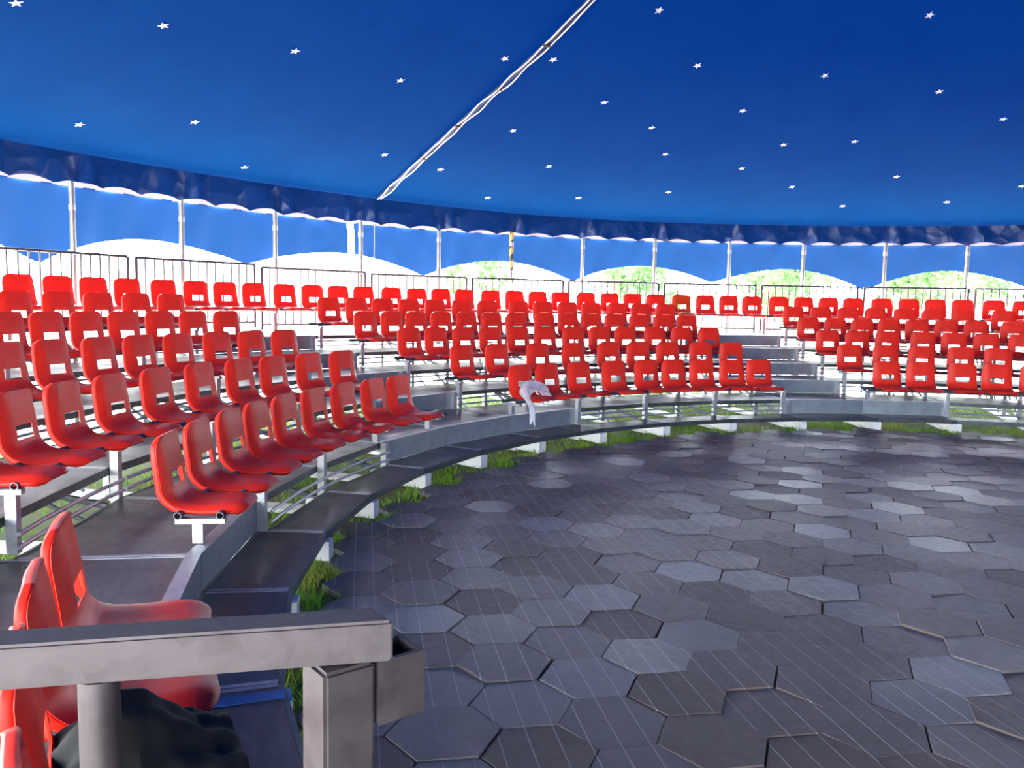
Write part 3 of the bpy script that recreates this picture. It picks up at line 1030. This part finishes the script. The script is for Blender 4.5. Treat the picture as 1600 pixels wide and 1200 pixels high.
# ------------------------------------------------------------------ plastic bag on the first chair of the middle block
def build_bag():
    a = A(5.39)
    R = RK(1)+.03
    loc = pol(R, a, SZ(1)-.003)
    rng = random.Random(11)
    vs, fs = [], []
    # path of the draped film over the chair: from behind the left side, over the seat, down past the front
    path = [(-.13, .005, -.06), (-.12, .03, .06), (-.09, .03, .13), (-.02, .0, .17), (.07, -.01, .185), (.15, .02, .18), (.21, .06, .15), (.25, .12, .08), (.27, .20, -.01), (.285, .25, -.09), (.30, .27, -.17), (.31, .285, -.23)]
    wid = [.05, .09, .12, .15, .16, .15, .12, .08, .05, .045, .055, .06]
    NW = 14
    for i, ((x, y, z), w) in enumerate(zip(path, wid)):
        for j in range(NW+1):
            u = j/NW*2-1
            vs.append((x+rng.gauss(0, .007), y+u*w*.7+rng.gauss(0, .008), z-abs(u)**1.7*w*.75+.014*sin(9*u+i*1.3)+rng.gauss(0, .007)))
    for i in range(len(path)-1):
        for j in range(NW): fs.append((i*(NW+1)+j, i*(NW+1)+j+1, (i+1)*(NW+1)+j+1, (i+1)*(NW+1)+j))
    vs = [(x*1.3-.02, y*1.15+.02, z*1.12+.01) for x, y, z in vs]
    o = MB().add(vs, fs).obj('plastic_bag', 'film', smooth=True, loc=loc, rz=pi-a)
    sb = o.modifiers.new('sub', 'SUBSURF'); sb.levels = sb.render_levels = 2
    tag(o, 'crumpled clear plastic bag draped over a front row chair', 'plastic bag')
build_bag()

# black jacket heaped on a chair of the near block
def build_jacket():
    a = A(-2.08)
    loc = pol(RK(1)+.03, a, SZ(1))
    rng = random.Random(4)
    NU, NV = 28, 20
    vs, fs = [], []
    def zt(x, y):
        return .0
    for i in range(NU+1):
        for j in range(NV+1):
            u, v = i/NU*2-1, j/NV*2-1
            x, y = .30*u, .03+.30*v
            hgt = .17*math.exp(-((x+.04)/.16)**2-((y+.02)/.15)**2) + .03
            drop = max(0, abs(u)-.72)/.28
            dropf = max(0, v-.70)/.30
            z = hgt - .20*drop**1.2 - .24*dropf**1.2
            z += .012*sin(17*u+5*v)+.01*sin(23*v-7*u)+rng.gauss(0, .002)
            x -= .06*drop*(1 if u > 0 else -1); y -= .05*dropf
            vs.append((x, y, z))
    for i in range(NU):
        for j in range(NV): fs.append((i*(NV+1)+j, (i+1)*(NV+1)+j, (i+1)*(NV+1)+j+1, i*(NV+1)+j+1))
    o = MB().add(vs, fs).obj('jacket', 'black', smooth=True, loc=loc, rz=pi-a)
    so = o.modifiers.new('thick', 'SOLIDIFY'); so.thickness = .012
    sb = o.modifiers.new('sub', 'SUBSURF'); sb.levels = sb.render_levels = 1
    tag(o, 'black jacket heaped over a chair seat behind the railing', 'jacket')
build_jacket()

# ------------------------------------------------------------------ guard rail in front of the camera
def build_rail():
    th = radians(31.9)
    w = .055
    dv = Vector((-sin(th), -cos(th), 0))           # along the bar, away from its free end
    P0 = Vector((-.852, -6.824, 1.282)) - dv*.024
    nb = Vector((-cos(th), sin(th), 0))            # across, away from the camera
    root = thing('guard_railing', (P0.x, P0.y, 0), 0, 'galvanised railing with square top bar and socket, end of the near block', 'railing')
    o0 = Vector((P0.x, P0.y, 0))
    q = [P0, P0+dv*1.5, P0+dv*1.5+nb*w, P0+dv*.022+nb*w]
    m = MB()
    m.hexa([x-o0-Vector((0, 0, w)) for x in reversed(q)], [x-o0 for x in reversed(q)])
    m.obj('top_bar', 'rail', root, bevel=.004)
    # end post, turned to the ring
    ar = atan2(P0.x, P0.y)
    pc = P0+dv*.070+nb*(w*.5)-o0
    pc.z = 0
    m = MB(); m.box((pc.x, pc.y, (1.282-w)/2-.001), .072, .072, 1.282-w-.002, -ar)
    post = m.obj('end_post', 'rail', root, bevel=.005)
    # open socket welded to the inner side of the post
    inw = Vector((-sin(ar), -cos(ar), 0)); tg = Vector((cos(ar), -sin(ar), 0))
    sc = pc + inw*.076 - tg*.0
    vs, fs = [], []
    oh, ih, z0, z1 = .035, .028, 1.135, 1.222
    C4 = [(-1, -1), (1, -1), (1, 1), (-1, 1)]
    for h_, z in ((oh, z0), (oh, z1), (ih, z1), (ih, z0+.01)):
        vs += [sc+tg*(x*h_)+inw*(y*h_)+Vector((0, 0, z)) for x, y in C4]
    for l in range(3):
        for k in range(4): fs.append((l*4+k, l*4+(k+1) % 4, l*4+4+(k+1) % 4, l*4+4+k))
    fs += [(3, 2, 1, 0), (12, 13, 14, 15)]
    MB().add(vs, fs).obj('socket', 'rail', root)
    # weld bead between post and socket, on the camera side
    wb = pc + inw*.038 + tg*.036
    pts = [wb+Vector((.0015*sin(i*2.1), .0015*cos(i*1.7), z0+.004+(z1-z0-.008)*i/14)) for i in range(15)]
    MB().tube(pts, .008, 8).obj('weld_bead', 'bulb', root, smooth=True)
    for dd in (.36, 1.0):
        c_ = P0+dv*dd+nb*(w*.5)-o0; c_.z = 0
        MB().tube([c_+Vector((0, 0, .0)), c_+Vector((0, 0, 1.282-w-.002))], .024, 16).obj('baluster', 'rail', root, smooth=True)
    c_ = P0+dv*1.47+nb*(w*.5)-o0
    MB().box((c_.x, c_.y, (1.282-w)/2), .05, .05, 1.282-w, -ar).obj('rear_post', 'rail', root)
build_rail()

# ------------------------------------------------------------------ outside
# grass in the gaps: between ring floor and step, and under the stands
def build_grass():
    rng = random.Random(9)
    vs, fs = [], []
    def blade(x, y, h):
        an = rng.uniform(0, 2*pi)
        w = rng.uniform(.003, .006)
        lx, ly = rng.gauss(0, .5)*h, rng.gauss(0, .5)*h
        b = len(vs)
        dx, dy = cos(an)*w, sin(an)*w
        vs.extend([(x-dx, y-dy, -.035), (x+dx, y+dy, -.035), (x+dx*.7+lx*.4, y+dy*.7+ly*.4, -.035+h*.6), (x-dx*.7+lx*.4, y-dy*.7+ly*.4, -.035+h*.6), (x+lx, y+ly, -.035+h)])
        fs.extend([(b, b+1, b+2, b+3), (b+3, b+2, b+4)])
    for _ in range(52000):
        s = rng.uniform(-1.6, 13.5)
        R = sqrt(rng.uniform(6.15**2, 11.6**2))
        if R > 6.5 and s < -.9: continue
        patch = sin(3.1*s+R*2.2)+sin(1.7*R-2.3*s)+rng.gauss(0, .7)
        if patch < -.5 and R > 6.6: continue
        d = abs(s-round(s))*DPHI*R
        if d < .17 and R > 6.40: continue
        p = pol(R, A(s))
        if R < 6.75 and on_tile(p.x, p.y): continue
        blade(p.x, p.y, rng.uniform(.04, .085)*(1 if R > 6.5 else 1.05))
    for _ in range(9000):
        s = rng.uniform(-1.6, 13.5); R = rng.uniform(6.22, 6.56)
        if abs(s-round(s))*DPHI*R < .12 and R > 6.40: continue
        p = pol(R, A(s))
        if on_tile(p.x, p.y): continue
        if sin(4.3*s)+sin(9.1*s+1)+rng.gauss(0, .6) < -.1: continue
        blade(p.x, p.y, rng.uniform(.04, .09))
    me = bpy.data.meshes.new('grass')
    me.from_pydata(vs, [], fs)
    me.materials.append(M['grass'])
    return tag(put('grass', me), 'short green and straw coloured grass under the stands and along the ring', 'grass', None, 'stuff')
build_grass()

# trees beyond the tent
def crown_mesh(seed, w, h):
    rng = random.Random(seed)
    vs, fs = [], []
    cl = []
    for _ in range(16):
        cl.append((rng.gauss(0, .38)*w, rng.gauss(0, .38)*w, rng.uniform(-.5, .5)*h, rng.uniform(.22, .4)*w))
    for _ in range(2000):
        cx, cy, cz, r = rng.choice(cl)
        d = Vector((rng.gauss(0, 1), rng.gauss(0, 1), rng.gauss(0, 1))).normalized()*r*rng.uniform(.75, 1.05)
        p = Vector((cx, cy, cz))+d
        a1 = Vector((rng.gauss(0, 1), rng.gauss(0, 1), rng.gauss(0, 1))).normalized()
        b1 = a1.cross(Vector((rng.gauss(0, 1), rng.gauss(0, 1), rng.gauss(0, 1)))).normalized()
        l = rng.uniform(.10, .2)
        b = len(vs)
        vs.extend([p-a1*l, p+b1*l*.5, p+a1*l, p-b1*l*.5])
        fs.append((b, b+1, b+2, b+3))
    return MB().add(vs, fs).mesh('crown', 'leaf')
crowns = [crown_mesh(1, 2.6, 3.4), crown_mesh(2, 2.2, 2.8)]
TREES = [(8.75, 34, 3.3, 0, 'leafy green tree beyond the arch just right of the striped pole'),
         (10.25, 38, 3.2, 1, 'small green tree showing at the right side of the second arch from striped pole'),
         (11.2, 33, 3.2, 0, 'broad green tree beyond the arch above the far aisle'),
         (11.6, 46, 3.8, 1, 'green tree partly hidden by the canvas tip right of the far aisle'),
         (12.2, 33, 3.2, 1, 'pale green tree beyond the arch above the right block'),
         (12.75, 44, 3.9, 0, 'dense green tree at the right edge beyond the arched curtain'),
         (13.5, 38, 3.4, 1, 'green tree outside the picture edge beyond the right block')]
for s, R, z, ci, lab in TREES:
    a = A(s)
    t = thing('tree', pol(R, a, -.035), random.uniform(0, 6), lab, 'tree', 'trees beyond the tent')
    MB().tube([(0, 0, -.02), (.05, .02, 1.2), (0, .08, 3.0)], .16, 10, r2=.08).obj('trunk', 'bark', t, smooth=True)
    put('crown', crowns[ci], t, (0, 0, z), random.uniform(0, 6))

# long white marquee behind the left half
def build_marquee():
    a = A(7.2)
    R = 27
    t = thing('marquee', pol(R, a, -.035), -a, 'long white marquee with grey eave trim, beyond the curtain slit', 'marquee')
    L, D, H = 11.0, 5.0, 2.95
    m = MB()
    m.hexa([(-L/2, 0, 0), (L/2, 0, 0), (L/2, D, 0), (-L/2, D, 0)], [(-L/2, 0, H), (L/2, 0, H), (L/2, D, H), (-L/2, D, H)])
    m.obj('wall', 'building', t)
    m = MB()
    e = .25
    vs = [(-L/2-e, -e, H), (L/2+e, -e, H), (L/2+e, D+e, H), (-L/2-e, D+e, H), (-L/2-e, D/2, H+1.4), (L/2+e, D/2, H+1.4)]
    m.add(vs, [(0, 1, 5, 4), (2, 3, 4, 5), (1, 2, 5), (3, 0, 4), (3, 2, 1, 0)])
    m.obj('roof', 'building', t)
    m = MB()
    m.box((0, -.28, H+.02), L+.4, .03, .07)
    m.obj('eave_trim', 'building_trim', t)
build_marquee()

# guy ropes from the curtain tips down to the ground
for i, (s, zz) in enumerate(zip(CUSPS, CUSPZ)):
    if not 3 < s < 13: continue
    a = A(s)
    p0, p1 = pol(RC+.02, a, zz+.01), pol(RC+2.2, A(s-.22), -.03)
    names = ['over the left block', 'left of the curtain slit', 'right of the curtain slit', 'right of the striped pole', 'over the middle block end', 'over the far aisle', 'over the right block']
    j = sum(1 for q in CUSPS if 3 < q < s)
    o = MB().tube([p0-p0, p1-p0], .014, 6).obj('guy_rope', 'rope', smooth=True, loc=p0)
    tag(o, 'pale guy rope running down outside from the curtain tip %s' % names[min(j, 6)], 'rope', 'guy ropes of the side curtain')
